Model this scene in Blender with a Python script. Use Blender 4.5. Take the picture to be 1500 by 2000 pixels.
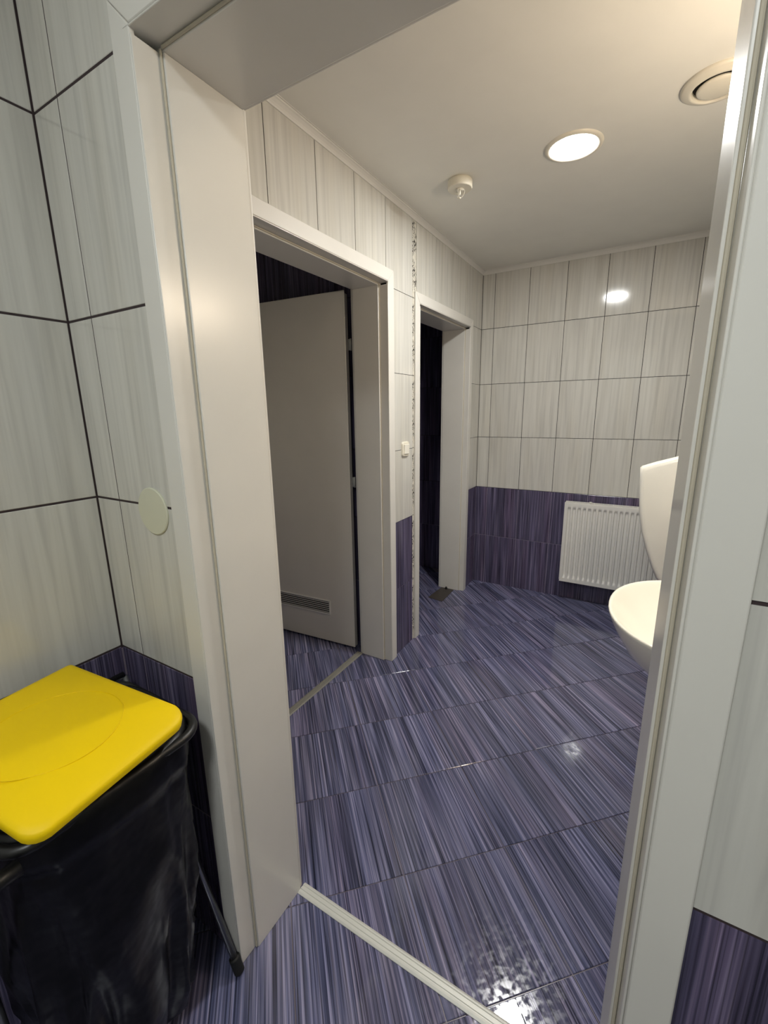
import bpy, bmesh, math, random
from mathutils import Vector, Matrix, noise
random.seed(7)
for o in list(bpy.data.objects): bpy.data.objects.remove(o)
SC = bpy.context.scene; COL = SC.collection
R = math.radians

# ---------------------------------------------------------------- camera, world, exposure, lamps out of view
cam_d = bpy.data.cameras.new('camera'); cam = bpy.data.objects.new('camera', cam_d); COL.objects.link(cam)
YAW, PITCH, ROLL, FPX = -0.538189, -0.227592, -0.0146159, 846.16
cam_d.sensor_fit = 'HORIZONTAL'; cam_d.sensor_width = 36.0; cam_d.lens = FPX / 1500 * 36.0
cam_d.clip_start = 0.02
_f = Vector((math.sin(YAW)*math.cos(PITCH), math.cos(YAW)*math.cos(PITCH), math.sin(PITCH)))
_r = Vector((math.cos(YAW), -math.sin(YAW), 0)); _u = _r.cross(_f)
_r2 = math.cos(ROLL)*_r + math.sin(ROLL)*_u; _u2 = _r2.cross(_f)
M = Matrix((( _r2.x, _u2.x, -_f.x, 0), (_r2.y, _u2.y, -_f.y, 0), (_r2.z, _u2.z, -_f.z, 1.43), (0, 0, 0, 1)))
cam.matrix_world = M
SC.camera = cam

w = bpy.data.worlds.new('world'); SC.world = w; w.use_nodes = True
w.node_tree.nodes['Background'].inputs[0].default_value = (0.6, 0.65, 0.7, 1)
w.node_tree.nodes['Background'].inputs[1].default_value = 0.02
vs = SC.view_settings
vs.view_transform = 'Standard'; vs.look = 'None'; vs.gamma = 1.0; vs.exposure = 0.0; vs.use_curve_mapping = False

LAMP_W = 19.5       # ceiling downlight in the washroom
WARM_W = 84.0        # warm wall lamp over the basin
VEST_W = 70.0        # lamp of the vestibule, behind the camera

def area(name, loc, size, power, color, rot=(0, 0, 0), shape='DISK'):
    d = bpy.data.lights.new(name, 'AREA'); d.energy = power; d.color = color; d.shape = shape
    d.size = size
    o = bpy.data.objects.new(name, d); COL.objects.link(o); o.location = loc; o.rotation_euler = rot
    return o
# ---------------------------------------------------------------- constants of the place (metres)
XL, YB, XR, ZC = -1.152, 3.419, 0.47, 2.43      # washroom tile faces
VX, VY = -1.143, 0.540                            # vestibule tile faces
YF = 0.753                                        # washroom side of the doorway wall

# ---------------------------------------------------------------- helpers
def s2l(c):
    return tuple(((v/255)/12.92 if v/255 <= 0.04045 else ((v/255+0.055)/1.055)**2.4) for v in c)

def mat(name, rgb, rough=0.5, metal=0.0, spec=0.5, bump=None, coat=0.0):
    m = bpy.data.materials.new(name); m.use_nodes = True
    nt = m.node_tree; b = nt.nodes['Principled BSDF']
    c = s2l(rgb)
    b.inputs['Roughness'].default_value = rough; b.inputs['Metallic'].default_value = metal
    b.inputs['Specular IOR Level'].default_value = spec
    b.inputs['Coat Weight'].default_value = coat
    tc = nt.nodes.new('ShaderNodeTexCoord')
    n = nt.nodes.new('ShaderNodeTexNoise'); n.inputs['Scale'].default_value = 6; n.inputs['Detail'].default_value = 3
    nt.links.new(tc.outputs['Object'], n.inputs['Vector'])
    mx = nt.nodes.new('ShaderNodeMix'); mx.data_type = 'RGBA'
    mx.inputs[6].default_value = (*[v*0.95 for v in c], 1); mx.inputs[7].default_value = (*[min(1, v*1.04) for v in c], 1)
    nt.links.new(n.outputs['Fac'], mx.inputs[0]); nt.links.new(mx.outputs[2], b.inputs['Base Color'])
    if bump:
        n2 = nt.nodes.new('ShaderNodeTexNoise'); n2.inputs['Scale'].default_value = bump[0]
        nt.links.new(tc.outputs['Object'], n2.inputs['Vector'])
        bp = nt.nodes.new('ShaderNodeBump'); bp.inputs['Strength'].default_value = bump[1]; bp.inputs['Distance'].default_value = bump[2]
        nt.links.new(n2.outputs['Fac'], bp.inputs['Height']); nt.links.new(bp.outputs[0], b.inputs['Normal'])
    return m

def streak_mat(name, ramp, across, along, tint, broad, rough, bump, rough2=None, hair=None):
    """glazed tile with streaks along local Y; every tile takes its own piece of the pattern"""
    m = bpy.data.materials.new(name); m.use_nodes = True
    nt = m.node_tree; N = nt.nodes; L = nt.links; b = N['Principled BSDF']
    tc = N.new('ShaderNodeTexCoord'); oi = N.new('ShaderNodeObjectInfo')
    sc = N.new('ShaderNodeVectorMath'); sc.operation = 'SCALE'; sc.inputs[0].default_value = (7.3, 11.1, 3.7)
    L.new(oi.outputs['Random'], sc.inputs['Scale'])
    ad = N.new('ShaderNodeVectorMath'); ad.operation = 'ADD'
    L.new(tc.outputs['Object'], ad.inputs[0]); L.new(sc.outputs[0], ad.inputs[1])
    def nz(sx, sy, det=2.0, dist=0.0):
        mp = N.new('ShaderNodeMapping'); mp.inputs['Scale'].default_value = (sx, sy, 1)
        L.new(ad.outputs[0], mp.inputs['Vector'])
        n = N.new('ShaderNodeTexNoise'); n.inputs['Scale'].default_value = 1; n.inputs['Detail'].default_value = det
        n.inputs['Distortion'].default_value = dist
        L.new(mp.outputs[0], n.inputs['Vector']); return n
    n1 = nz(across, along, 3.0, 0.25)
    cr = N.new('ShaderNodeValToRGB'); e = cr.color_ramp.elements
    while len(e) < len(ramp): e.new(0.5)
    for i, (p, c) in enumerate(ramp):
        e[i].position = p; e[i].color = (*s2l(c), 1)
    L.new(n1.outputs['Fac'], cr.inputs[0])
    out0 = cr.outputs[0]
    if hair:
        nh = nz(hair[0], hair[1], 1.5)
        rh = N.new('ShaderNodeValToRGB'); eh = rh.color_ramp.elements
        eh[0].position = 0.34; eh[0].color = (hair[2],)*3 + (1,); eh[1].position = 0.44; eh[1].color = (1, 1, 1, 1)
        e3 = eh.new(0.60); e3.color = (1, 1, 1, 1); e4 = eh.new(0.70); e4.color = (hair[3],)*3 + (1,)
        L.new(nh.outputs['Fac'], rh.inputs[0])
        mh = N.new('ShaderNodeMix'); mh.data_type = 'RGBA'; mh.blend_type = 'MULTIPLY'; mh.clamp_result = False; mh.inputs[0].default_value = 1
        L.new(cr.outputs[0], mh.inputs[6]); L.new(rh.outputs[0], mh.inputs[7]); out0 = mh.outputs[2]
    n2 = nz(broad[0], broad[1], 2.0)
    r2 = N.new('ShaderNodeMapRange'); r2.inputs[1].default_value = 0.35; r2.inputs[2].default_value = 0.65
    r2.inputs[3].default_value = 1 - broad[2]; r2.inputs[4].default_value = 1 + broad[2]
    L.new(n2.outputs['Fac'], r2.inputs[0])
    mu = N.new('ShaderNodeVectorMath'); mu.operation = 'SCALE'
    L.new(out0, mu.inputs[0]); L.new(r2.outputs[0], mu.inputs['Scale'])
    n3 = nz(tint[2], tint[3], 1.0)
    r3 = N.new('ShaderNodeMapRange'); r3.inputs[1].default_value = 0.45; r3.inputs[2].default_value = 0.68
    r3.inputs[3].default_value = 0; r3.inputs[4].default_value = tint[1]
    L.new(n3.outputs['Fac'], r3.inputs[0])
    mx = N.new('ShaderNodeMix'); mx.data_type = 'RGBA'; mx.blend_type = 'MULTIPLY'
    mx.inputs[7].default_value = (*tint[0], 1)
    L.new(r3.outputs[0], mx.inputs[0]); L.new(mu.outputs[0], mx.inputs[6])
    L.new(mx.outputs[2], b.inputs['Base Color'])
    b.inputs['Roughness'].default_value = rough
    if rough2:
        n4 = N.new('ShaderNodeTexNoise'); n4.inputs['Scale'].default_value = 60; n4.inputs['Detail'].default_value = 4
        L.new(ad.outputs[0], n4.inputs['Vector'])
        r4 = N.new('ShaderNodeMapRange'); r4.inputs[1].default_value = 0.4; r4.inputs[2].default_value = 0.62
        r4.inputs[3].default_value = rough; r4.inputs[4].default_value = rough2
        L.new(n4.outputs['Fac'], r4.inputs[0]); L.new(r4.outputs[0], b.inputs['Roughness'])
    if bump:
        bp = N.new('ShaderNodeBump'); bp.inputs['Strength'].default_value = bump[0]; bp.inputs['Distance'].default_value = bump[1]
        L.new(n1.outputs['Fac'], bp.inputs['Height']); L.new(bp.outputs[0], b.inputs['Normal'])
    return m

def emit(name, col, st):
    m = bpy.data.materials.new(name); m.use_nodes = True
    b = m.node_tree.nodes['Principled BSDF']
    b.inputs['Base Color'].default_value = (0.8, 0.8, 0.8, 1)
    b.inputs['Emission Color'].default_value = (*col, 1); b.inputs['Emission Strength'].default_value = st
    return m

def link(name, me, m, parent=None):
    o = bpy.data.objects.new(name, me); COL.objects.link(o)
    if m is not None and not me.materials: me.materials.append(m)
    if parent: o.parent = parent
    return o

def obj(name, bm, m, parent=None, smooth=False):
    bmesh.ops.recalc_face_normals(bm, faces=bm.faces)
    me = bpy.data.meshes.new(name); bm.to_mesh(me); bm.free()
    if smooth:
        for p in me.polygons: p.use_smooth = True
    return link(name, me, m, parent)

def empty(name, loc=(0, 0, 0), rz=0):
    o = bpy.data.objects.new(name, None); COL.objects.link(o); o.location = loc; o.rotation_euler = (0, 0, rz)
    o.empty_display_size = 0.05
    return o

def tag(o, label=None, cat=None, kind=None, group=None):
    if label: o['label'] = label
    if cat: o['category'] = cat
    if kind: o['kind'] = kind
    if group: o['group'] = group
    return o

def bevel(o, wdt, seg=2, angle=30):
    md = o.modifiers.new('bevel', 'BEVEL'); md.width = wdt; md.segments = seg
    md.limit_method = 'ANGLE'; md.angle_limit = R(angle); md.harden_normals = False
    for p in o.data.polygons: p.use_smooth = True
    o.data.set_sharp_from_angle(angle=R(50))
    return o

def box(bm, a, b, T=None):
    vs_ = []
    for x in (a[0], b[0]):
        for y in (a[1], b[1]):
            for z in (a[2], b[2]):
                p = Vector((x, y, z)); vs_.append(bm.verts.new(T(p) if T else p))
    for f in ((0,1,3,2),(4,6,7,5),(0,4,5,1),(2,3,7,6),(0,2,6,4),(1,5,7,3)):
        bm.faces.new([vs_[i] for i in f])
    return vs_

def loft(bm, rings, close=True, caps=True):
    vr = [[bm.verts.new(p) for p in r] for r in rings]
    n = len(vr[0])
    for i in range(len(vr)-1):
        for j in range(n if close else n-1):
            k = (j+1) % n
            bm.faces.new((vr[i][j], vr[i][k], vr[i+1][k], vr[i+1][j]))
    if caps:
        bm.faces.new(vr[0]); bm.faces.new(vr[-1])
    return vr

def lathe(bm, prof, c=(0, 0, 0), seg=48, caps=False):
    """prof: list of (r, z)"""
    rings = [[Vector((c[0]+r*math.cos(2*math.pi*k/seg), c[1]+r*math.sin(2*math.pi*k/seg), c[2]+z)) for k in range(seg)] for r, z in prof]
    return loft(bm, rings, True, caps)

def tube(bm, pts, r, seg=10, closed=False):
    pts = [Vector(p) for p in pts]; n = len(pts); rings = []
    for i, p in enumerate(pts):
        a = pts[(i-1) % n] if (closed or i > 0) else p
        b = pts[(i+1) % n] if (closed or i < n-1) else p
        d = (b-a).normalized()
        up = Vector((0, 0, 1)) if abs(d.z) < 0.9 else Vector((0, 1, 0))
        s = d.cross(up).normalized(); t = s.cross(d)
        rings.append([p + r*(math.cos(2*math.pi*k/seg)*s + math.sin(2*math.pi*k/seg)*t) for k in range(seg)])
    if closed: rings.append(rings[0])
    return loft(bm, rings, True, not closed)

# ---------------------------------------------------------------- materials
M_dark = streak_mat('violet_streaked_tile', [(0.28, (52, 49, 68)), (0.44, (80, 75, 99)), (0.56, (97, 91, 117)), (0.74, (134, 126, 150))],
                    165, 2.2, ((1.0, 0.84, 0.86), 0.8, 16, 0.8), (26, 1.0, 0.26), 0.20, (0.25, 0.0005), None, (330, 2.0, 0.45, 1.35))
M_floor = streak_mat('violet_streaked_floor_tile', [(0.28, (46, 49, 70)), (0.43, (79, 82, 110)), (0.55, (106, 107, 136)), (0.74, (154, 150, 178))],
                     150, 2.0, ((1.0, 0.86, 0.84), 0.6, 14, 0.8), (24, 0.9, 0.24), 0.03, (0.16, 0.0003), 0.16, (300, 2.0, 0.35, 1.5))
M_light = streak_mat('pale_streaked_tile', [(0.30, (190, 188, 182)), (0.5, (203, 201, 194)), (0.70, (209, 207, 200))],
                     60, 2.2, ((0.93, 0.915, 0.88), 0.55, 13, 0.9), (20, 1.0, 0.03), 0.09, None)
M_white = mat('white_lacquered_wood', (218, 215, 208), 0.26)
M_soft = mat('grey_sealing_strip', (190, 182, 164), 0.7)
M_paint = mat('ceiling_paint', (231, 229, 221), 0.6)
M_plaster = mat('pale_wall_paint', (196, 194, 186), 0.6)
M_cornice = mat('white_cornice', (222, 220, 214), 0.5)
M_alu = mat('brushed_aluminium', (208, 208, 202), 0.42, 0.15)
M_alu_dull = mat('dull_grey_strip', (132, 130, 122), 0.5, 0.1)
M_case = mat('white_lacquered_casing', (216, 213, 206), 0.48, spec=0.35)
M_grille = mat('bright_grille_metal', (236, 235, 230), 0.3, 0.2)
M_steel = mat('steel_tube', (150, 152, 156), 0.3, 0.9)
M_ceram = mat('white_ceramic', (240, 236, 224), 0.12)
M_rad = mat('white_radiator_enamel', (226, 224, 218), 0.3)
M_plastic = mat('cream_plastic', (226, 220, 204), 0.35)
M_cover = mat('cream_blank_cover', (206, 205, 184), 0.5)
M_yellow = mat('yellow_plastic', (230, 196, 0), 0.5, spec=0.25, bump=(500, 0.05, 0.0005))
M_black = mat('black_plastic', (16, 16, 17), 0.4)
M_bag = mat('black_bin_liner', (5, 5, 7), 0.36, spec=0.32, bump=(16, 0.5, 0.010))
M_hole = mat('dark_slot', (22, 16, 14), 0.8)
M_plate = mat('dark_floor_plate', (64, 58, 54), 0.55)
M_rubber = mat('black_rubber', (12, 12, 13), 0.7)

def grout_mat(name, low, high, zsplit):
    m = bpy.data.materials.new(name); m.use_nodes = True
    nt = m.node_tree; N = nt.nodes; L = nt.links; b = N['Principled BSDF']; b.inputs['Roughness'].default_value = 0.8
    tc = N.new('ShaderNodeTexCoord'); sp = N.new('ShaderNodeSeparateXYZ'); L.new(tc.outputs['Object'], sp.inputs[0])
    gt = N.new('ShaderNodeMath'); gt.operation = 'GREATER_THAN'; gt.inputs[1].default_value = zsplit
    L.new(sp.outputs['Z'], gt.inputs[0])
    mx = N.new('ShaderNodeMix'); mx.data_type = 'RGBA'; mx.inputs[6].default_value = (*s2l(low), 1); mx.inputs[7].default_value = (*s2l(high), 1)
    L.new(gt.outputs[0], mx.inputs[0]); L.new(mx.outputs[2], b.inputs['Base Color'])
    return m
M_grout = grout_mat('wall_grout', (150, 140, 160), (36, 30, 32), 0.815)
M_grout_v = grout_mat('vestibule_grout', (130, 118, 132), (54, 42, 44), 0.825)
M_grout_f = mat('floor_grout', (112, 104, 114), 0.25)

# ---------------------------------------------------------------- tiled surfaces
def cells(u0, v0, u1, v1, holes):
    us = sorted({u0, u1, *[h for H in holes for h in (H[0], H[2]) if u0 < h < u1]})
    vs_ = sorted({v0, v1, *[h for H in holes for h in (H[1], H[3]) if v0 < h < v1]})
    keep = set()
    for i in range(len(us)-1):
        for j in range(len(vs_)-1):
            cu, cv = (us[i]+us[i+1])/2, (vs_[j]+vs_[j+1])/2
            if not any(H[0] < cu < H[2] and H[1] < cv < H[3] for H in holes): keep.add((i, j))
    return us, vs_, keep

def cell_slab(us, vs_, keep, d0, d1, T=None):
    """plate made of kept cells, from depth d0 to d1 along local z, shared verts"""
    bm = bmesh.new(); V = {}
    def v(i, j, d):
        k = (i, j, d)
        if k not in V:
            p = Vector((us[i], vs_[j], d)); V[k] = bm.verts.new(T(p) if T else p)
        return V[k]
    for (i, j) in keep:
        bm.faces.new((v(i, j, d1), v(i+1, j, d1), v(i+1, j+1, d1), v(i, j+1, d1)))
        bm.faces.new((v(i, j, d0), v(i, j+1, d0), v(i+1, j+1, d0), v(i+1, j, d0)))
        for di, dj, a, b in ((-1, 0, (0, 0), (0, 1)), (1, 0, (1, 1), (1, 0)), (0, -1, (1, 0), (0, 0)), (0, 1, (0, 1), (1, 1))):
            if (i+di, j+dj) not in keep:
                bm.faces.new((v(i+a[0], j+a[1], d0), v(i+b[0], j+b[1], d0), v(i+b[0], j+b[1], d1), v(i+a[0], j+a[1], d1)))
    return bm

_cache = {}
def tile_mesh(wd, ht, t, m, ch=0.0012):
    key = (round(wd, 4), round(ht, 4), t, m.name)
    if key in _cache: return _cache[key]
    bm = bmesh.new()
    R4 = lambda e, z: [Vector((e, e, z)), Vector((wd-e, e, z)), Vector((wd-e, ht-e, z)), Vector((e, ht-e, z))]
    loft(bm, [R4(0, 0), R4(0, t-ch*0.6), R4(ch, t)])
    bmesh.ops.recalc_face_normals(bm, faces=bm.faces)
    me = bpy.data.meshes.new('tile'); bm.to_mesh(me); bm.free(); me.materials.append(m)
    _cache[key] = me
    return me

def wall_matrix(O, N):
    N = Vector(N); V = Vector((0, 0, 1)); U = V.cross(N)
    return Matrix(((U.x, V.x, N.x, O[0]), (U.y, V.y, N.y, O[1]), (U.z, V.z, N.z, O[2]), (0, 0, 0, 1)))

def tiled_wall(name, label, O, N, u0, u1, zt, thick, ub, zb, holes, gh, gv, grout, t=0.0022, pick=None, tiles=True, nm=None):
    """slab (setting) whose face is at O; tiles stand proud of it by t"""
    MW = wall_matrix(O, N)
    us, vs_, keep = cells(u0, 0, u1, zt, holes)
    w_ = obj(name, cell_slab(us, vs_, keep, -thick, -t, lambda p: MW @ p), grout)
    tag(w_, label, 'wall', 'structure')
    if not tiles: return w_
    for j in range(len(zb)-1):
        for i in range(len(ub)-1):
            a0, a1, b0, b1 = ub[i]+gv/2, ub[i+1]-gv/2, zb[j]+gh/2, zb[j+1]-gh/2
            if i == 0: a0 = max(u0, ub[i])+gv*0.6
            if i == len(ub)-2: a1 = min(u1, ub[i+1])-gv*0.6
            if j == 0: b0 = 0.0
            hs = [H for H in holes if H[0] < a1-1e-5 and H[2] > a0+1e-5 and H[1] < b1-1e-5 and H[3] > b0+1e-5]
            m = pick(i, j)
            if not hs:
                me = tile_mesh(a1-a0, b1-b0, t, m)
            else:
                cu, cv, kp = cells(a0, b0, a1, b1, hs)
                if not kp: continue
                if sum((cu[i2+1]-cu[i2])*(cv[j2+1]-cv[j2]) for i2, j2 in kp) < 1e-4: continue
                bm = cell_slab([c-a0 for c in cu], [c-b0 for c in cv], kp, 0, t)
                bmesh.ops.recalc_face_normals(bm, faces=bm.faces)
                me = bpy.data.meshes.new('tile'); bm.to_mesh(me); bm.free(); me.materials.append(m)
            o = link((nm(i, j) if nm else 'tile'), me, None, w_)
            o.matrix_world = MW @ Matrix.Translation((a0, b0, -t))
    return w_

ZB = [0.0, 0.415, 0.820, 1.222, 1.625, 2.027, 2.43]
two = lambda i, j: M_dark if j < 2 else M_light

# back wall (U = +x)
tiled_wall('wall_back', 'far end wall of the washroom, pale tiles over violet tiles, radiator on it',
           (0, YB, 0), (0, -1, 0), XL, XR, ZC, 0.12, [XL, -1.058, -0.809, -0.560, -0.311, -0.061, 0.189, 0.439, XR], ZB, [], 0.0032, 0.0032, M_grout, pick=two)

# left wall of the washroom (U = +y) with the two stall doorways and the border strip
D1 = (1.065, 1.965, 2.03); D2 = (2.345, 3.135, 1.995)       # clear openings y0, y1, top
holesL = [(D1[0]-0.035, -1, D1[1]+0.035, D1[2]+0.035), (D2[0]-0.035, -1, D2[1]+0.035, D2[2]+0.035)]
UBL = [YF, 0.968, 1.211, 1.470, 1.724, 1.981, 2.262, 2.309, 2.565, 2.820, 3.073, 3.325, YB]

def crackle_mat():
    m = bpy.data.materials.new('crackle_border_tile'); m.use_nodes = True
    nt = m.node_tree; N = nt.nodes; L = nt.links; b = N['Principled BSDF']; b.inputs['Roughness'].default_value = 0.15
    tc = N.new('ShaderNodeTexCoord')
    mp = N.new('ShaderNodeMapping'); mp.inputs['Scale'].default_value = (120, 42, 1); L.new(tc.outputs['Object'], mp.inputs[0])
    ns = N.new('ShaderNodeTexNoise'); ns.inputs['Scale'].default_value = 1.2; L.new(mp.outputs[0], ns.inputs['Vector'])
    ad = N.new('ShaderNodeVectorMath'); ad.operation = 'ADD'; L.new(mp.outputs[0], ad.inputs[0]); L.new(ns.outputs['Color'], ad.inputs[1])
    vo = N.new('ShaderNodeTexVoronoi'); vo.feature = 'DISTANCE_TO_EDGE'; vo.inputs['Scale'].default_value = 1.0
    L.new(ad.outputs[0], vo.inputs['Vector'])
    # how dense the dark veins are along the tile
    n2 = N.new('ShaderNodeTexNoise'); n2.inputs['Scale'].default_value = 11; L.new(tc.outputs['Object'], n2.inputs['Vector'])
    mr = N.new('ShaderNodeMapRange'); mr.inputs[1].default_value = 0.42; mr.inputs[2].default_value = 0.62; mr.inputs[3].default_value = 0.0; mr.inputs[4].default_value = 0.14
    L.new(n2.outputs['Fac'], mr.inputs[0])
    lt = N.new('ShaderNodeMath'); lt.operation = 'LESS_THAN'; L.new(vo.outputs['Distance'], lt.inputs[0]); L.new(mr.outputs[0], lt.inputs[1])
    mx = N.new('ShaderNodeMix'); mx.data_type = 'RGBA'; mx.inputs[6].default_value = (*s2l((214, 210, 198)), 1); mx.inputs[7].default_value = (*s2l((38, 34, 34)), 1)
    L.new(lt.outputs[0], mx.inputs[0]); L.new(mx.outputs[2], b.inputs['Base Color'])
    return m
M_crackle = crackle_mat()
tiled_wall('wall_left', 'long left wall of the washroom, tiled around the two stall doorways',
           (XL, 0, 0), (1, 0, 0), YF, YB+0.12, ZC, 0.19, UBL, ZB, holesL, 0.0028, 0.0036, M_grout,
           pick=lambda i, j: M_crackle if i == 6 else two(i, j), nm=lambda i, j: 'border_tile' if i == 6 else 'tile')

# right wall of the washroom (U = -y)
tiled_wall('wall_right', 'right wall of the washroom, mostly hidden behind the doorway jamb, carrying the basin',
           (XR, 0, 0), (-1, 0, 0), -YB, -YF, ZC, 0.12, [-YB+0.25*k for k in range(11)]+[-YF], ZB, [], 0.0022, 0.0022, M_grout, pick=two)

# doorway wall, vestibule side (U = +x)
HX0, HX1, HZ = -0.768-0.030, 0.045+0.030, 2.03+0.030
ZV = [0.0, 0.431, 0.831, 1.236, 1.636, 2.034, 2.43]
tiled_wall('wall_front', 'wall around the near doorway, pale tiles over violet tiles',
           (0, VY, 0), (0, -1, 0), VX, 1.0, ZC, YF-VY, [VX, -1.047, -0.797, -0.547, -0.297, -0.047, 0.203, 0.453, 0.703, 1.0], ZV,
           [(HX0, -1, HX1, HZ)], 0.0050, 0.0034, M_grout_v, t=0.0012, pick=two)
tiled_wall('wall_vestibule', 'left wall of the near vestibule, pale tiles with brown joints',
           (VX, 0, 0), (1, 0, 0), -1.30, VY+0.2, ZC, 0.15, [-1.30, -0.99, -0.74, -0.49, -0.237, 0.023, 0.275, VY], ZV, [], 0.0050, 0.0046, M_grout_v, t=0.0012, pick=two)
for nm_, lb, a, b in (('wall_vestibule_rear', 'plain pale wall behind the viewer', (-1.3, -1.42, 0), (1.12, -1.30, ZC)),
                      ('wall_vestibule_right', 'plain pale wall to the right of the viewer', (1.0, -1.30, 0), (1.12, VY+0.2, ZC))):
    bm = bmesh.new(); box(bm, a, b); tag(obj(nm_, bm, M_plaster), lb, 'wall', 'structure')

# stalls behind the left wall
XS = XL-0.19          # stall side of the left wall
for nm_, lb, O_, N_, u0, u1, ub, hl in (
        ('wall_partition', 'partition wall between the two stalls, violet to the top in place of shade', (0, 2.075, 0), (0, -1, 0), -2.40, XS, [-2.40, -2.285, -2.035, -1.78, -1.53, XS], []),
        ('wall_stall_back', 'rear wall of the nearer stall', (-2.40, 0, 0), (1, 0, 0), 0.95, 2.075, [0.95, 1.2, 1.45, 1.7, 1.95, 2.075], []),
        ('wall_far_stall_end', 'end wall of the farther stall, violet to the top in place of shade', (0, 3.52, 0), (0, -1, 0), -2.40, XS, [-2.40, -2.15, -1.90, -1.65, XS], [])):
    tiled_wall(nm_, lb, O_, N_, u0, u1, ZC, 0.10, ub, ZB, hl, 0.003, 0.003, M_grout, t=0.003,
               pick=(two if nm_ == 'wall_stall_back' else (lambda i, j: M_dark)))  # violet tile in the upper rows too: its dark colour stands in for unlit stalls
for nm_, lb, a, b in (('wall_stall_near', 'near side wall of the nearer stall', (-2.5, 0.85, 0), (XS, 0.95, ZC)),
                      ('wall_far_stall_back', 'rear wall of the farther stall, coloured dark in place of shade', (-2.5, 2.175, 0), (-2.4, 3.62, ZC))):
    bm = bmesh.new(); box(bm, a, b); tag(obj(nm_, bm, M_dark if 'far' in nm_ else M_plaster), lb, 'wall', 'structure')  # farther stall's rear wall: dark tile colour stands in for missing light

# floor: 35 cm square tiles laid at 45 degrees
bm = bmesh.new(); box(bm, (-2.5, -1.42, -0.05), (1.12, 3.62, -0.0028))
floor = tag(obj('floor', bm, M_grout_f), 'floor of square violet streaked tiles laid diagonally', 'floor', 'structure')
P_ = 0.3512; U0, V0 = 0.309, 0.682; q2 = 1/math.sqrt(2); g_ = 0.0032
fm = tile_mesh(P_-g_, P_-g_, 0.0026, M_floor, 0.0016)
for i in range(-12, 12):
    for j in range(-12, 16):
        ua, va = U0+i*P_, V0+j*P_
        cu, cv = ua+P_/2, va+P_/2
        cx, cy = (cu-cv)*q2, (cu+cv)*q2
        hd = P_*q2
        if cx+hd < -2.42 or cx-hd > XR+0.04 or cy-hd > 3.5 or cy+hd < -0.35: continue
        if cx < XL-0.25 and (cy < 0.85 or cy > 3.6): continue
        if cx-hd < -2.5 or cy+hd > 3.62 : 
            pass
        ox, oy = (ua+g_/2-va-g_/2)*q2, (ua+g_/2+va+g_/2)*q2
        o = link('tile', fm, None, floor)
        o.matrix_world = Matrix(((q2, -q2, 0, ox), (q2, q2, 0, oy), (0, 0, 1, -0.0026), (0, 0, 0, 1)))

# ceilings
bm = bmesh.new(); box(bm, (-2.5, 0.54, ZC), (XR+0.12, 3.62, ZC+0.06))
ceil = tag(obj('ceiling', bm, M_paint), 'white painted ceiling of the washroom', 'ceiling', 'structure')
bm = bmesh.new(); box(bm, (-1.3, -1.42, ZC), (1.12, 0.54, ZC+0.06))
tag(obj('ceiling_vestibule', bm, M_paint), 'ceiling of the near vestibule', 'ceiling', 'structure')

# cornices, mitred
PROF = [(0, -0.027), (0.0035, -0.027), (0.005, -0.022), (0.0085, -0.016), (0.015, -0.0085), (0.019, -0.006), (0.0195, -0.002), (0.024, -0.0018), (0.024, 0), (0, 0)]
def cornice(name, label, a, b, n, m0=1, m1=1):
    a, b, n = Vector(a), Vector(b), Vector(n); d = (b-a).normalized()
    bm = bmesh.new()
    loft(bm, [[a + n*p[0] + d*p[0]*m0 + Vector((0, 0, ZC+p[1])) for p in PROF], [b + n*p[0] - d*p[0]*m1 + Vector((0, 0, ZC+p[1])) for p in PROF]])
    return tag(obj(name, bm, M_cornice), label, 'cornice', 'structure')
cornice('trim_1', 'white cornice along the top of the left washroom wall', (XL, YF, 0), (XL, YB, 0), (1, 0, 0))
cornice('trim_2', 'white cornice along the top of the far wall', (XL, YB, 0), (XR, YB, 0), (0, -1, 0))
cornice('trim_3', 'white cornice along the top of the right washroom wall', (XR, YF, 0), (XR, YB, 0), (-1, 0, 0))

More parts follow.
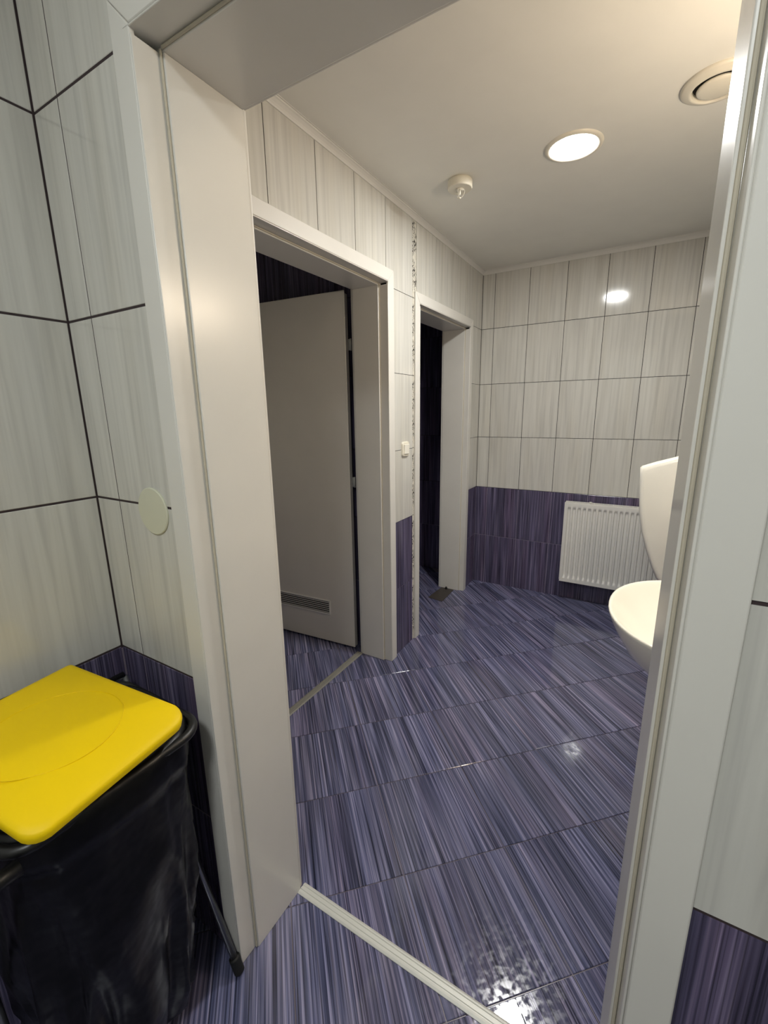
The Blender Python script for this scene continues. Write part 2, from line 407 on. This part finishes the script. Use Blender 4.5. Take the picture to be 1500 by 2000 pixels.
# ---------------------------------------------------------------- door frames
def door_frame(name, label, O, U, W, width, top, depth, cas, step, reb, proud, back=True):
    """local a across, b into the wall, z up; a=0 and a=width are the jamb faces"""
    O, U, W = Vector(O), Vector(U), Vector(W)
    T = lambda p: O + U*p.x + W*p.y + Vector((0, 0, p.z))
    root = tag(empty(name, O), label, 'door frame', 'structure')
    inv = Matrix.Translation(-O)
    def part(nm, bm, m, bv=0.0015):
        bm.transform(inv); o = obj(nm, bm, m, root)
        if bv: bevel(o, bv, 2)
        return o
    th = 0.030
    for s in (0, 1):
        X = (lambda a: -a) if s == 0 else (lambda a: width + a)
        bm = bmesh.new()
        pr = [(0, reb), (0, depth), (th-0.001, depth), (th-0.001, 0.003), (step+0.0035, 0.003), (step+0.0035, 0), (step, 0), (step, reb)]
        loft(bm, [[T(Vector((X(a), b, z))) for a, b in pr] for z in (0, top+ (0))])
        part('jamb', bm, M_white)
        bm = bmesh.new()      # casing leg, mitred at the top
        a0, a1 = step+0.0038, step+cas
        q = [(a0, 0), (a1, 0), (a1, proud), (a0, proud)]
        loft(bm, [[T(Vector((X(a), b, 0))) for a, b in q], [T(Vector((X(a), b, top+a-0.0003))) for a, b in q]])
        part('casing', bm, M_case, 0.0025)
        bm = bmesh.new()      # sealing strip in the rebate
        tube(bm, [T(Vector((X(step-0.003), reb-0.002, z))) for z in (0.002, top+step-0.006)], 0.0026, 8)
        part('seal', bm, M_soft, 0)
        if back:
            bm = bmesh.new()
            q = [(0.004, depth), (0.004+cas, depth), (0.004+cas, depth+proud), (0.004, depth+proud)]
            loft(bm, [[T(Vector((X(a), b, 0))) for a, b in q], [T(Vector((X(a), b, top+a-0.0003))) for a, b in q]])
            part('casing', bm, M_case, 0.002)
    bm = bmesh.new()
    pr = [(0, reb), (0, depth), (th-0.001, depth), (th-0.001, 0.003), (step+0.0035, 0.003), (step+0.0035, 0), (step, 0), (step, reb)]
    loft(bm, [[T(Vector((x, b, top+a))) for a, b in pr] for x in (-th+0.001, width+th-0.001)])
    part('header', bm, M_white)
    bm = bmesh.new()
    q = [(step+0.0038, 0), (step+cas, 0), (step+cas, proud), (step+0.0038, proud)]
    loft(bm, [[T(Vector((-a+0.0003, b, top+a))) for a, b in q], [T(Vector((width+a-0.0003, b, top+a))) for a, b in q]])
    part('header_casing', bm, M_case, 0.0025)
    bm = bmesh.new()
    tube(bm, [T(Vector((x, reb-0.002, top+step-0.004))) for x in (-step+0.008, width+step-0.008)], 0.0026, 8)
    part('seal', bm, M_soft, 0)
    if back:
        bm = bmesh.new()
        q = [(0.004, depth), (0.004+cas, depth), (0.004+cas, depth+proud), (0.004, depth+proud)]
        loft(bm, [[T(Vector((-a+0.0003, b, top+a))) for a, b in q], [T(Vector((width+a-0.0003, b, top+a))) for a, b in q]])
        part('header_casing', bm, M_case, 0.002)
    return root

door_frame('door_1', 'wide white frame of the near doorway the view looks through', (-0.768, 0.529, 0), (1, 0, 0), (0, 1, 0), 0.813, 2.03, YF-0.529, 0.055, 0.009, 0.052, VY-0.529-0.0002)
door_frame('door_2', 'white frame of the nearer stall doorway in the left wall', (XL+0.0125, D1[0], 0), (0, 1, 0), (-1, 0, 0), D1[1]-D1[0], D1[2], 0.2025, 0.060, 0.011, 0.050, 0.0123)
door_frame('door_3', 'white frame of the farther stall doorway beside the crackled tile border', (XL+0.0125, D2[0], 0), (0, 1, 0), (-1, 0, 0), D2[1]-D2[0], D2[2], 0.2025, 0.056, 0.010, 0.040, 0.0123)

# stall door leaf, standing open against the partition
lr = empty('stall_door', (-1.405, 1.982, 0), R(180+4.3))
tag(lr, 'pale grey stall door with a low vent grille, standing open in the nearer stall', 'door')
bm = bmesh.new(); box(bm, (0.004, -0.040, 0.012), (0.90, -0.008, 2.030)); bevel(obj('leaf', bm, M_white, lr), 0.002)
bm = bmesh.new(); box(bm, (0.0, -0.008, 0.012), (0.914, 0.0, 2.042)); o = obj('lipped_face', bm, M_white, lr); bevel(o, 0.0025)
lr.rotation_euler = (0, 0, R(180+4.3))
# vent grille on the side that faces the doorway
vg = bmesh.new()
gx0, gx1, gz0, gz1, gy = 0.168, 0.700, 0.196, 0.292, 0.0
outer = [(gx0, gz0), (gx1, gz0), (gx1, gz1), (gx0, gz1)]
for (a, b, c, d) in ((gx0, gx1, gz0, gz0+0.009), (gx0, gx1, gz1-0.009, gz1), (gx0, gx0+0.009, gz0, gz1), (gx1-0.009, gx1, gz0, gz1)):
    box(vg, (a, gy-0.0005, c), (b, gy+0.005, d))
frm = obj('vent_grille', vg, M_grille, lr); bevel(frm, 0.001)
bm = bmesh.new(); box(bm, (gx0+0.008, gy-0.0005, gz0+0.008), (gx1-0.008, gy+0.0008, gz1-0.008)); obj('vent_backing', bm, M_hole, frm)
for k in range(6):
    z = gz0+0.016+k*0.0127
    bm = bmesh.new(); box(bm, (gx0+0.009, gy+0.001, z-0.0018), (gx1-0.009, gy+0.0042, z+0.0018)); 
    obj('slat', bm, M_grille, frm)
for z in (1.04, 1.78):
    bm = bmesh.new(); lathe(bm, [(0.0, -0.03), (0.005, -0.03), (0.005, 0.03), (0.0, 0.03)], (-0.012, -0.034, z), 12)
    box(bm, (-0.012, -0.037, z-0.028), (0.005, -0.034, z+0.028))
    obj('hinge', bm, M_alu, lr, True)

# thresholds
def threshold(name, label, a, b, wd, across, m=None):
    a, b, ac = Vector(a), Vector(b), Vector(across)
    root = tag(empty(name, a), label, 'threshold')
    h = 0.006
    inv = Matrix.Translation(-a)
    prof = [(-wd/2, 0), (-wd/2, 0.0015), (-wd/2+0.005, 0.0045)]
    for gx in (-wd/6, wd/6):
        prof += [(gx-0.0022, h-0.001), (gx-0.0010, h-0.0028), (gx+0.0010, h-0.0028), (gx+0.0022, h-0.001)]
    prof += [(wd/2-0.005, 0.0045), (wd/2, 0.0015), (wd/2, 0)]
    bm = bmesh.new()
    loft(bm, [[p + ac*s + Vector((0, 0, z+0.0002)) for s, z in prof] for p in (a, b)])
    bm.transform(inv); obj('metal_strip', bm, m or M_alu, root)
    return root
threshold('door_threshold', 'pale ribbed metal strip across the floor of the near doorway', (-0.7675, 0.756, 0), (0.0445, 0.756, 0), 0.035, (0, 1, 0))
threshold('door_threshold', 'narrow grey metal strip on the floor of the nearer stall doorway', (-1.357, D1[0]+0.001, 0), (-1.357, D1[1]-0.001, 0), 0.040, (1, 0, 0), M_alu_dull)

# dark plate in the far doorway
pr_ = tag(empty('floor_plate', (-1.27, 3.03, 0)), 'short dark plate lying on the floor in the farther stall doorway', 'plate')
bm = bmesh.new(); loft(bm, [[Vector((x, y, z)) for x, y in ((-0.065, -0.135), (0.062, -0.155), (0.056, 0.100), (-0.052, 0.100))] for z in (0.0003, 0.0035)])
bevel(obj('plate', bm, M_plate, pr_), 0.001)
bm = bmesh.new(); lathe(bm, [(0, 0.022), (0.006, 0.021), (0.009, 0.014), (0.010, 0.0036), (0, 0.0036)], (-0.005, 0.085, 0), 14); obj('stop_knob', bm, M_rubber, pr_, True)

# ---------------------------------------------------------------- ceiling fittings
LX, LY = -0.355, 2.08
t = tag(empty('ceiling_light', (LX, LY, ZC)), 'lit round recessed ceiling lamp with a slim white ring', 'lamp')
bm = bmesh.new(); lathe(bm, [(0.086, -0.001), (0.088, -0.007), (0.096, -0.009), (0.104, -0.006), (0.107, 0.0)], seg=64); obj('trim_ring', bm, M_plastic, t, True)
bm = bmesh.new(); lathe(bm, [(0.0, -0.0055), (0.06, -0.0050), (0.0865, -0.0035)], seg=64); obj('diffuser', bm, emit('lamp_diffuser', (1.0, 0.98, 0.95), 30.0), t, True)
l1 = area('ceiling_light_source', (LX, LY, ZC-0.012), 0.17, LAMP_W, (1.0, 1.0, 0.97)); l1.parent = t; l1.matrix_parent_inverse = Matrix.Translation((-LX, -LY, -ZC))

t = tag(empty('smoke_detector', (-0.825, 2.085, ZC)), 'small round cream detector with a wire guard on the ceiling', 'detector')
bm = bmesh.new(); lathe(bm, [(0.0, 0.0), (0.050, 0.0), (0.050, -0.003), (0.053, -0.0035), (0.055, -0.006), (0.055, -0.033), (0.052, -0.037), (0.0, -0.037)], seg=48); bevel(obj('housing', bm, M_plastic, t, True), 0.001)
bm = bmesh.new(); lathe(bm, [(0.020, -0.037), (0.020, -0.040), (0.0, -0.040)], seg=24); obj('sensor_seat', bm, M_hole if False else M_plastic, t, True)
bm = bmesh.new(); lathe(bm, [(0.0, -0.040), (0.0035, -0.040), (0.0045, -0.050), (0.003, -0.058), (0.0, -0.060)], seg=16); obj('sensor_bead', bm, M_ceram, t, True)
for k in range(3):
    a = k*2*math.pi/3+0.5
    bm = bmesh.new()
    tube(bm, [(math.cos(a)*r_, math.sin(a)*r_, z) for r_, z in ((0.021, -0.038), (0.022, -0.047), (0.018, -0.058), (0.010, -0.067), (0.005, -0.070))], 0.0013, 8)
    obj('guard_wire', bm, M_plastic, t, True)
bm = bmesh.new(); lathe(bm, [(0.0, -0.068), (0.006, -0.069), (0.006, -0.072), (0.0, -0.073)], seg=16); obj('guard_cap', bm, M_plastic, t, True)

t = tag(empty('air_vent', (0.087, 1.955, ZC)), 'round cream air valve with a dark gap, set in the ceiling', 'vent')
bm = bmesh.new(); lathe(bm, [(0.102, 0.0), (0.102, -0.006), (0.096, -0.010), (0.080, -0.016), (0.074, -0.018), (0.071, -0.015), (0.069, -0.004), (0.069, 0.0)], seg=64); obj('outer_ring', bm, M_plastic, t, True)
bm = bmesh.new(); lathe(bm, [(0.0, -0.0012), (0.0700, -0.0012)], seg=48); obj('dark_throat', bm, M_hole, t, True)
bm = bmesh.new(); lathe(bm, [(0.0, -0.006), (0.052, -0.008), (0.0585, -0.014), (0.057, -0.018), (0.047, -0.021), (0.0, -0.0225)], seg=64); obj('valve_disc', bm, M_plastic, t, True)
bm = bmesh.new(); lathe(bm, [(0.006, -0.001), (0.006, -0.007)], seg=12); obj('valve_stem', bm, M_alu, t, True)

# ---------------------------------------------------------------- wall fittings
t = tag(empty('light_switch', (XL, 2.166, 1.224)), 'white rocker light switch between the two stall doorways', 'switch')
def rrect(w2, h2, r, n=5):
    out = []
    for cx, cy, a0 in ((w2-r, h2-r, 0), (-w2+r, h2-r, 90), (-w2+r, -h2+r, 180), (w2-r, -h2+r, 270)):
        for k in range(n+1):
            a = R(a0+90*k/n); out.append((cx+r*math.cos(a), cy+r*math.sin(a)))
    return out
bm = bmesh.new(); loft(bm, [[Vector((d, y, z)) for y, z in rrect(0.040-e, 0.041-e, 0.014)] for d, e in ((0.0003, 0), (0.007, 0.001), (0.010, 0.004))]); obj('plate', bm, M_plastic, t)
bm = bmesh.new(); loft(bm, [[Vector((d + max(0, z)*0.10, y, z)) for y, z in rrect(0.027-e, 0.027-e, 0.003)] for d, e in ((0.009, 0), (0.014, 0), (0.0155, 0.0015))]); obj('rocker', bm, M_ceram, t)

bm = bmesh.new(); lathe(bm, [(0.0, 0.0), (0.053, 0.0), (0.053, 0.0025), (0.051, 0.004), (0.0, 0.0046)], seg=48)
bm.transform(Matrix.Rotation(R(90), 4, 'X'))
o = obj('blank_cover', bm, M_cover, None, False); o.location = (-0.9115, VY-0.0002, 1.224)
tag(o, 'round cream blanking disc on the pale tiles left of the near doorway', 'cover')

# ---------------------------------------------------------------- radiator
RX0, RX1, RZ0, RZ1, RY0, RY1 = -0.448, 0.352, 0.168, 0.768, YB-0.112, YB-0.018
t = tag(empty('radiator', ((RX0+RX1)/2, (RY0+RY1)/2, RZ0)), 'white ribbed panel radiator on the far wall', 'radiator')
inv = Matrix.Translation((-(RX0+RX1)/2, -(RY0+RY1)/2, -RZ0))
bm = bmesh.new(); pitch = 0.0333; n = int(round((RX1-RX0-0.03)/pitch)); x0 = (RX0+RX1)/2 - n*pitch/2
xs = [RX0+0.004, x0-0.003]; 
for i in range(n):
    xs += [x0+pitch*(i+f_) for f_ in (0.04, 0.16, 0.20, 0.245, 0.29, 0.5, 0.71, 0.755, 0.80, 0.84, 0.96)]
xs += [RX1-0.004]
zs = [RZ0, RZ0+0.022, RZ0+0.030, RZ0+0.036, RZ0+0.044, RZ0+0.055] + [RZ0+0.055+(RZ1-RZ0-0.11)*k/6 for k in range(1, 6)] + [RZ1-0.055, RZ1-0.044, RZ1-0.036, RZ1-0.030, RZ1-0.022, RZ1]
def ribd(x, z):
    ph = ((x-x0)/pitch)
    if ph < 0 or ph > n: return 0.0
    f_ = ph-math.floor(ph)
    a = max(0.0, min(1.0, (0.5-abs(f_-0.5)-0.16)/0.13)); a = a*a*(3-2*a)
    e = min(z-RZ0, RZ1-z); wz = max(0.0, min(1.0, (e-0.024)/0.026)); wz = wz*wz*(3-2*wz)
    return 0.0125*a*wz
g = [[bm.verts.new((x, RY0+ribd(x, z), z)) for z in zs] for x in xs]
for i in range(len(xs)-1):
    for j in range(len(zs)-1): bm.faces.new((g[i][j], g[i+1][j], g[i+1][j+1], g[i][j+1]))
bd = [e for e in bm.edges if e.is_boundary]
r_ = bmesh.ops.extrude_edge_only(bm, edges=bd); 
for v in [v for v in r_['geom'] if isinstance(v, bmesh.types.BMVert)]: v.co.y = RY0+0.014
bm.transform(inv); o = obj('front_panel', bm, M_rad, t); 
for p in o.data.polygons: p.use_smooth = True
o.data.set_sharp_from_angle(angle=R(48))
bm = bmesh.new(); box(bm, (RX0+0.006, RY0+0.060, RZ0+0.002), (RX1-0.006, RY0+0.076, RZ1-0.004)); bm.transform(inv); bevel(obj('rear_panel', bm, M_rad, t), 0.003)
for x in (RX0, RX1-0.0035):
    bm = bmesh.new(); box(bm, (x, RY0+0.004, RZ0+0.012), (x+0.0035, RY0+0.078, RZ1+0.001)); bm.transform(inv); bevel(obj('side_cover', bm, M_rad, t), 0.0015)
gt = bmesh.new(); box(gt, (RX0, RY0+0.003, RZ1-0.001), (RX1, RY0+0.014, RZ1+0.002)); box(gt, (RX0, RY0+0.068, RZ1-0.001), (RX1, RY0+0.078, RZ1+0.002))
for k in range(27):
    x = RX0+0.006+k*(RX1-RX0-0.018)/26
    box(gt, (x, RY0+0.014, RZ1-0.001), (x+0.006, RY0+0.068, RZ1+0.0015))
for y in (0.030, 0.050): box(gt, (RX0, RY0+y, RZ1-0.002), (RX1, RY0+y+0.004, RZ1+0.001))
gt.transform(inv); obj('top_grille', gt, M_rad, t)
for x in (RX0+0.14, RX1-0.14):
    bm = bmesh.new(); box(bm, (x-0.012, RY0+0.076, RZ0+0.06), (x+0.012, YB-0.0002, RZ1-0.05)); bm.transform(inv); obj('bracket', bm, M_rad, t)
bm = bmesh.new(); tube(bm, [(RX0+0.165, RY0+0.040, RZ1+0.001), (RX0+0.165, RY0+0.040, RZ1+0.012)], 0.005, 12); tube(bm, [(RX0+0.158, RY0+0.040, RZ1+0.011), (RX0+0.176, RY0+0.040, RZ1+0.011)], 0.0035, 10)
bm.transform(inv); obj('bleed_valve', bm, M_alu, t, True)
bm = bmesh.new(); box(bm, (RX0+0.014, RY0-0.0006, RZ0+0.020), (RX0+0.034, RY0+0.0002, RZ0+0.025)); bm.transform(inv); tag(obj('badge', bm, M_ceram, t), 'tiny bright badge')

# ---------------------------------------------------------------- urinal divider on the right wall
pts = [(0.46, 1.262), (0.30, 1.245), (0.18, 1.215), (0.124, 1.195), (0.060, 1.173), (0.006, 1.151), (-0.003, 1.142), (-0.001, 1.10), (0.004, 1.025), (0.015, 0.921), (0.035, 0.817),
       (0.066, 0.718), (0.096, 0.641), (0.121, 0.586), (0.165, 0.53), (0.23, 0.485), (0.32, 0.455), (0.46, 0.44)]
pts = [(XR-0.0002 if x == 0.46 else x, z) for x, z in pts]
bm = bmesh.new()
def inset(pts, e):
    out = []
    n = len(pts)
    for i, (x, z) in enumerate(pts):
        if i == 0: nrm = Vector((0, -1))
        elif i == n-1: nrm = Vector((0, 1))
        elif 4 < i < 9: nrm = Vector((1, -0.75)) if i < 7 else Vector((1, -0.45+0.15*(i-7)))
        else:
            d = Vector((pts[i+1][0]-pts[i-1][0], pts[i+1][1]-pts[i-1][1])).normalized(); nrm = Vector((-d.y, d.x))
        out.append((x+nrm.x*e, z+nrm.y*e))
    return out
DY = 2.47
rings = []
for y, e in ((0.0, 0.026), (0.002, 0.014), (0.007, 0.006), (0.015, 0.0015), (0.027, 0.0), (0.039, 0.0015), (0.047, 0.006), (0.052, 0.014), (0.054, 0.026)):
    rings.append([Vector((x-XR, y, z-0.85)) for x, z in inset(pts, e)])
loft(bm, rings)
o = obj('urinal_divider', bm, M_ceram, None, True); o.location = (XR, DY, 0.85); o.data.set_sharp_from_angle(angle=R(60))
tag(o, 'upright white ceramic urinal divider, tapering downward, in front of the radiator', 'divider')

# ---------------------------------------------------------------- washbasin on the right wall
t = tag(empty('washbasin', (XR, 1.425, 0.85)), 'white ceramic washbasin with a rounded front, half hidden by the right jamb', 'washbasin')
def plan(sx, cy=0.0, n=56, a=0.255, b=0.292, pw=2.15, xc=-0.258, wall=0.0):
    """rounded front, flat back at the wall; sx scales about the bowl centre"""
    out = []
    for k in range(n):
        th = 2*math.pi*k/n; c, s = math.cos(th), math.sin(th)
        x = xc + sx*a*math.copysign(abs(c)**(2/pw), c); y = sx*b*math.copysign(abs(s)**(2/pw), s)
        out.append((x, y))
    return out
def ring(sx, z, xoff=0.0, flat=True, a=0.255, b=0.292):
    out = []
    for x, y in plan(sx, a=a, b=b):
        if flat and x > -0.258: x = -0.258 + (x+0.258)*(0.2578/(0.255*sx))      # reach back to the wall
        out.append(Vector((x+xoff*(1 if x < -0.258 else 0), y, z)))
    return out
bm = bmesh.new()
R_ = [ring(0.30, -0.190), ring(0.48, -0.178), ring(0.66, -0.148), ring(0.80, -0.108), ring(0.90, -0.064), ring(0.965, -0.030), ring(0.992, -0.012), ring(1.0, -0.005), ring(0.996, -0.001), ring(0.985, 0.0)]
def iring(s, z, dx=0.0):
    return [Vector((x*1.0 + dx, y, z)) for x, y in [((-0.258+(px+0.258)), py) for px, py in plan(s)]]
R_ += [[Vector((-0.262+(x+0.258)*1.0 - 0.012*(1-s), y, z)) for x, y in plan(s, a=0.2475, b=0.2895)] for s, z in ((0.990, 0.0), (0.980, -0.0015), (0.965, -0.005), (0.90, -0.024), (0.80, -0.050), (0.66, -0.080), (0.48, -0.107), (0.28, -0.125), (0.09, -0.132))]
loft(bm, R_)
o = obj('bowl', bm, M_ceram, t, True)
bm = bmesh.new(); lathe(bm, [(0.0, -0.128), (0.018, -0.128), (0.021, -0.1285), (0.0225, -0.131)], (-0.275, 0, 0), 24); obj('drain', bm, M_alu, t, True)

# warm lamp on the right wall over the basin (source of the warm light on the ceiling)
t = tag(empty('wall_lamp', (XR, 1.42, 1.93)), 'wall lamp on the right wall above the washbasin', 'lamp')
bm = bmesh.new(); box(bm, (-0.030, -0.20, -0.02), (-0.0005, 0.20, 0.02)); bevel(obj('mount', bm, M_alu, t), 0.004)
bm = bmesh.new(); tube(bm, [(-0.055, -0.22, 0), (-0.055, 0.22, 0)], 0.022, 20); obj('lamp_tube', bm, emit('warm_lamp', (1.0, 0.82, 0.62), WARM_W), t, True)

# vestibule ceiling lamp, behind the viewer
t = tag(empty('vestibule_light', (-0.10, -0.55, ZC)), 'round ceiling lamp of the vestibule behind the viewer', 'lamp')
bm = bmesh.new(); lathe(bm, [(0.0, -0.045), (0.08, -0.043), (0.13, -0.034), (0.155, -0.018), (0.16, -0.0)], seg=48); obj('glass_dome', bm, emit('vestibule_lamp', (0.93, 0.98, 0.98), VEST_W), t, True)

# ---------------------------------------------------------------- bag stand with a yellow lid
t = tag(empty('waste_bag_stand', (-0.91, 0.30, 0)), 'folding metal bag stand with a flat yellow lid in the left corner', 'waste bin')
inv = Matrix.Translation((0.91, -0.30, 0))
TOP = 0.785
FY, BY = 0.128, 0.500      # the two side frames
def part(nm, bm, m, smooth=True, parent=t):
    bm.transform(inv); return obj(nm, bm, m, parent, smooth)
for y0, yf in ((BY, 0.515), (FY, 0.112)):
    for top, foot in (((-1.075, y0, TOP), (-0.772, yf, 0.012)), ((-0.745, y0+0.004, TOP-0.01), (-1.085, yf, 0.012)) if y0 == FY else ((-1.068, 0.470, TOP), (-1.095, 0.500, 0.012))):
        off = 0.0 if top[0] < -0.9 else (-0.018 if y0 == FY else 0.0)
        A, B = Vector(top)+Vector((0, off, 0)), Vector(foot)+Vector((0, off, 0))
        bm = bmesh.new(); tube(bm, [A, B], 0.0085, 12); lg = part('leg', bm, M_steel)
        d = (B-A).normalized()
        bm = bmesh.new(); tube(bm, [B-d*0.034, B-d*0.030, B+d*0.002, B+d*0.006], 0.0135, 14); f_ = part('rubber_foot', bm, M_rubber, True, lg)
rr = rrect(0.160, 0.168, 0.05, 6)
bm = bmesh.new(); tube(bm, [(-0.905+a, 0.315+b, TOP) for a, b in rr], 0.010, 10, True); part('rim_hoop', bm, M_black)
bm = bmesh.new(); tube(bm, [(-1.075, FY, TOP+0.004), (-1.075, BY, TOP+0.004)], 0.0085, 10); part('hinge_bar', bm, M_black)
for y in (FY,):
    bm = bmesh.new(); tube(bm, [(-0.740, y-0.030, TOP-0.012), (-0.740, y+0.030, TOP-0.012)] if y == FY else [(-0.760, y-0.010, TOP-0.012), (-0.760, y+0.010, TOP-0.012)], 0.013, 14); part('knuckle', bm, M_black)
# lid
LA = R(8); LL, LWd = 0.362, 0.288
LO = Vector((-1.083, 0.396))       # rear corner beside the doorway wall
ax, ay = Vector((math.cos(LA), math.sin(LA))), Vector((math.sin(LA), -math.cos(LA)))
def lidz(s, q):
    u = s/LL
    z = 0.876 - 0.010*u - 0.022*max(0, (u-0.72)/0.28)**1.8
    z += 0.004*math.sin(q/LWd*math.pi)*u
    z -= 0.010*max(0, (q/LWd-0.78)/0.22)**2*max(0, (u-0.6)/0.4)
    return z
bm = bmesh.new(); outl = []
def lid_outline(e):
    r = 0.036; r0 = 0.008; o_ = []
    for (cs, cq, a0, rad) in ((LL-r, LWd-r, 0, r), (r0, LWd-r0, 90, r0), (r0, r0, 180, r0), (LL-r, r, 270, r)):
        for k in range(7):
            a = R(a0+90*k/6); o_.append((cs+(rad-e*min(1, 1))*math.cos(a) if rad > e else cs, cq+(rad-e)*math.sin(a) if rad > e else cq))
    return o_
def L3(s, q, dz=0.0):
    p = LO + ax*s + ay*q
    return Vector((p.x, p.y, lidz(s, q)+dz))
base = lid_outline(0.0); cs_, cq_ = LL/2, LWd/2
def scaled(f): return [(cs_+(s-cs_)*f, cq_+(q-cq_)*f) for s, q in base]
rings = [[L3(s, q, -0.0165) for s, q in scaled(0.975)], [L3(s, q, -0.0165) for s, q in scaled(0.990)], [L3(s, q, -0.007) for s, q in base], [L3(s, q, -0.0022) for s, q in scaled(0.995)], [L3(s, q, 0) for s, q in scaled(0.982)]]
for f in (0.93, 0.86, 0.78, 0.68, 0.55, 0.40, 0.25, 0.10): rings.append([L3(s, q, 0) for s, q in scaled(f)])
loft(bm, rings)
lid = part('lid', bm, M_yellow); lid.data.set_sharp_from_angle(angle=R(60))
# fine raised oval line on the lid
bm = bmesh.new(); el = []
for k in range(96):
    a = 2*math.pi*k/96
    s = 0.188+0.112*math.cos(a); q = 0.150+0.112*math.sin(a)
    el.append(L3(s, q, -0.0002))
tube(bm, el, 0.0009, 6, True); part('oval_line', bm, M_yellow, True, lid)
for y in (0.20, 0.36):
    bm = bmesh.new(); tube(bm, [(-1.068, y, TOP+0.002), (-1.070, y, 0.865)], 0.007, 8)
    part('lid_hinge', bm, M_black)

# bin liner hanging in the hoop
bg = tag(empty('waste_bag', (-0.905, 0.31, TOP)), 'black plastic waste bag hanging from the metal stand, its collar folded over', 'bag')
bm = bmesh.new(); NS = 120
def sect(cx, cy, hx, hy, z, wr, seed, pw=3.2):
    out = []
    for k in range(NS):
        a = 2*math.pi*k/NS; c, s = math.cos(a), math.sin(a)
        x = math.copysign(abs(c)**(2/pw), c)*hx; y = math.copysign(abs(s)**(2/pw), s)*hy
        p = Vector((c*2.2, s*2.2, z*2.0+seed))
        d = noise.noise(Vector((c*3.2, s*3.2, z*1.6+seed)))*1.0 + 0.55*noise.noise(Vector((c*8, s*8, z*4.5+seed))) + 0.3*noise.noise(Vector((c*15, s*15, z*14+seed)))
        # sharp drapery folds
        d2 = 1-abs(noise.noise(Vector((c*2.4+5, s*2.4, z*3.5+seed))))*3
        f = wr*(d + 0.9*max(-1, d2))
        out.append(Vector((cx+x*(1+f/max(hx, .05)*1.0), cy+y*(1+f/max(hy, .05)*1.0), z)))
    return out
rings = []
# inside collar, over the hoop, folded down outside, then back up and the sack itself
CX, CY = 0.0, 0.004
rings.append(sect(CX, CY, 0.132, 0.138, -0.20, 0.008, 1))
rings.append(sect(CX, CY, 0.140, 0.146, -0.08, 0.004, 1))
rings.append(sect(CX, CY, 0.145, 0.153, -0.005, 0.001, 1))
rings.append(sect(CX, CY, 0.155, 0.163, 0.012, 0.0005, 1))
rings.append(sect(CX, CY, 0.165, 0.172, 0.013, 0.0005, 1))
rings.append(sect(CX, CY, 0.173, 0.179, 0.002, 0.0010, 1))
rings.append(sect(CX, CY, 0.175, 0.179, -0.020, 0.002, 1))
rings.append(sect(CX, CY, 0.176, 0.177, -0.045, 0.003, 1))
rings.append(sect(CX, CY, 0.175, 0.174, -0.062, 0.004, 1))
n_ = 44
for k in range(n_+1):
    f = k/n_; z = -0.066 - f*0.684
    sx = 0.172-0.040*f + 0.010*math.sin(f*math.pi); sy = 0.166-0.050*f+0.008*math.sin(f*math.pi)
    if f > 0.93: sx *= 1-(f-0.93)*4.0; sy *= 1-(f-0.93)*4.0
    wr = 0.004+0.015*min(1, f*1.4)
    rings.append(sect(CX-0.012*f, CY-0.02*f, sx, sy, z, wr, 1))
loft(bm, rings, True, False)
bm.faces.new(bm.verts[-NS:]) if False else None
bm.verts.ensure_lookup_table(); bm.faces.new([bm.verts[i] for i in range(len(bm.verts)-NS, len(bm.verts))])
obj('sack', bm, M_bag, bg, True)
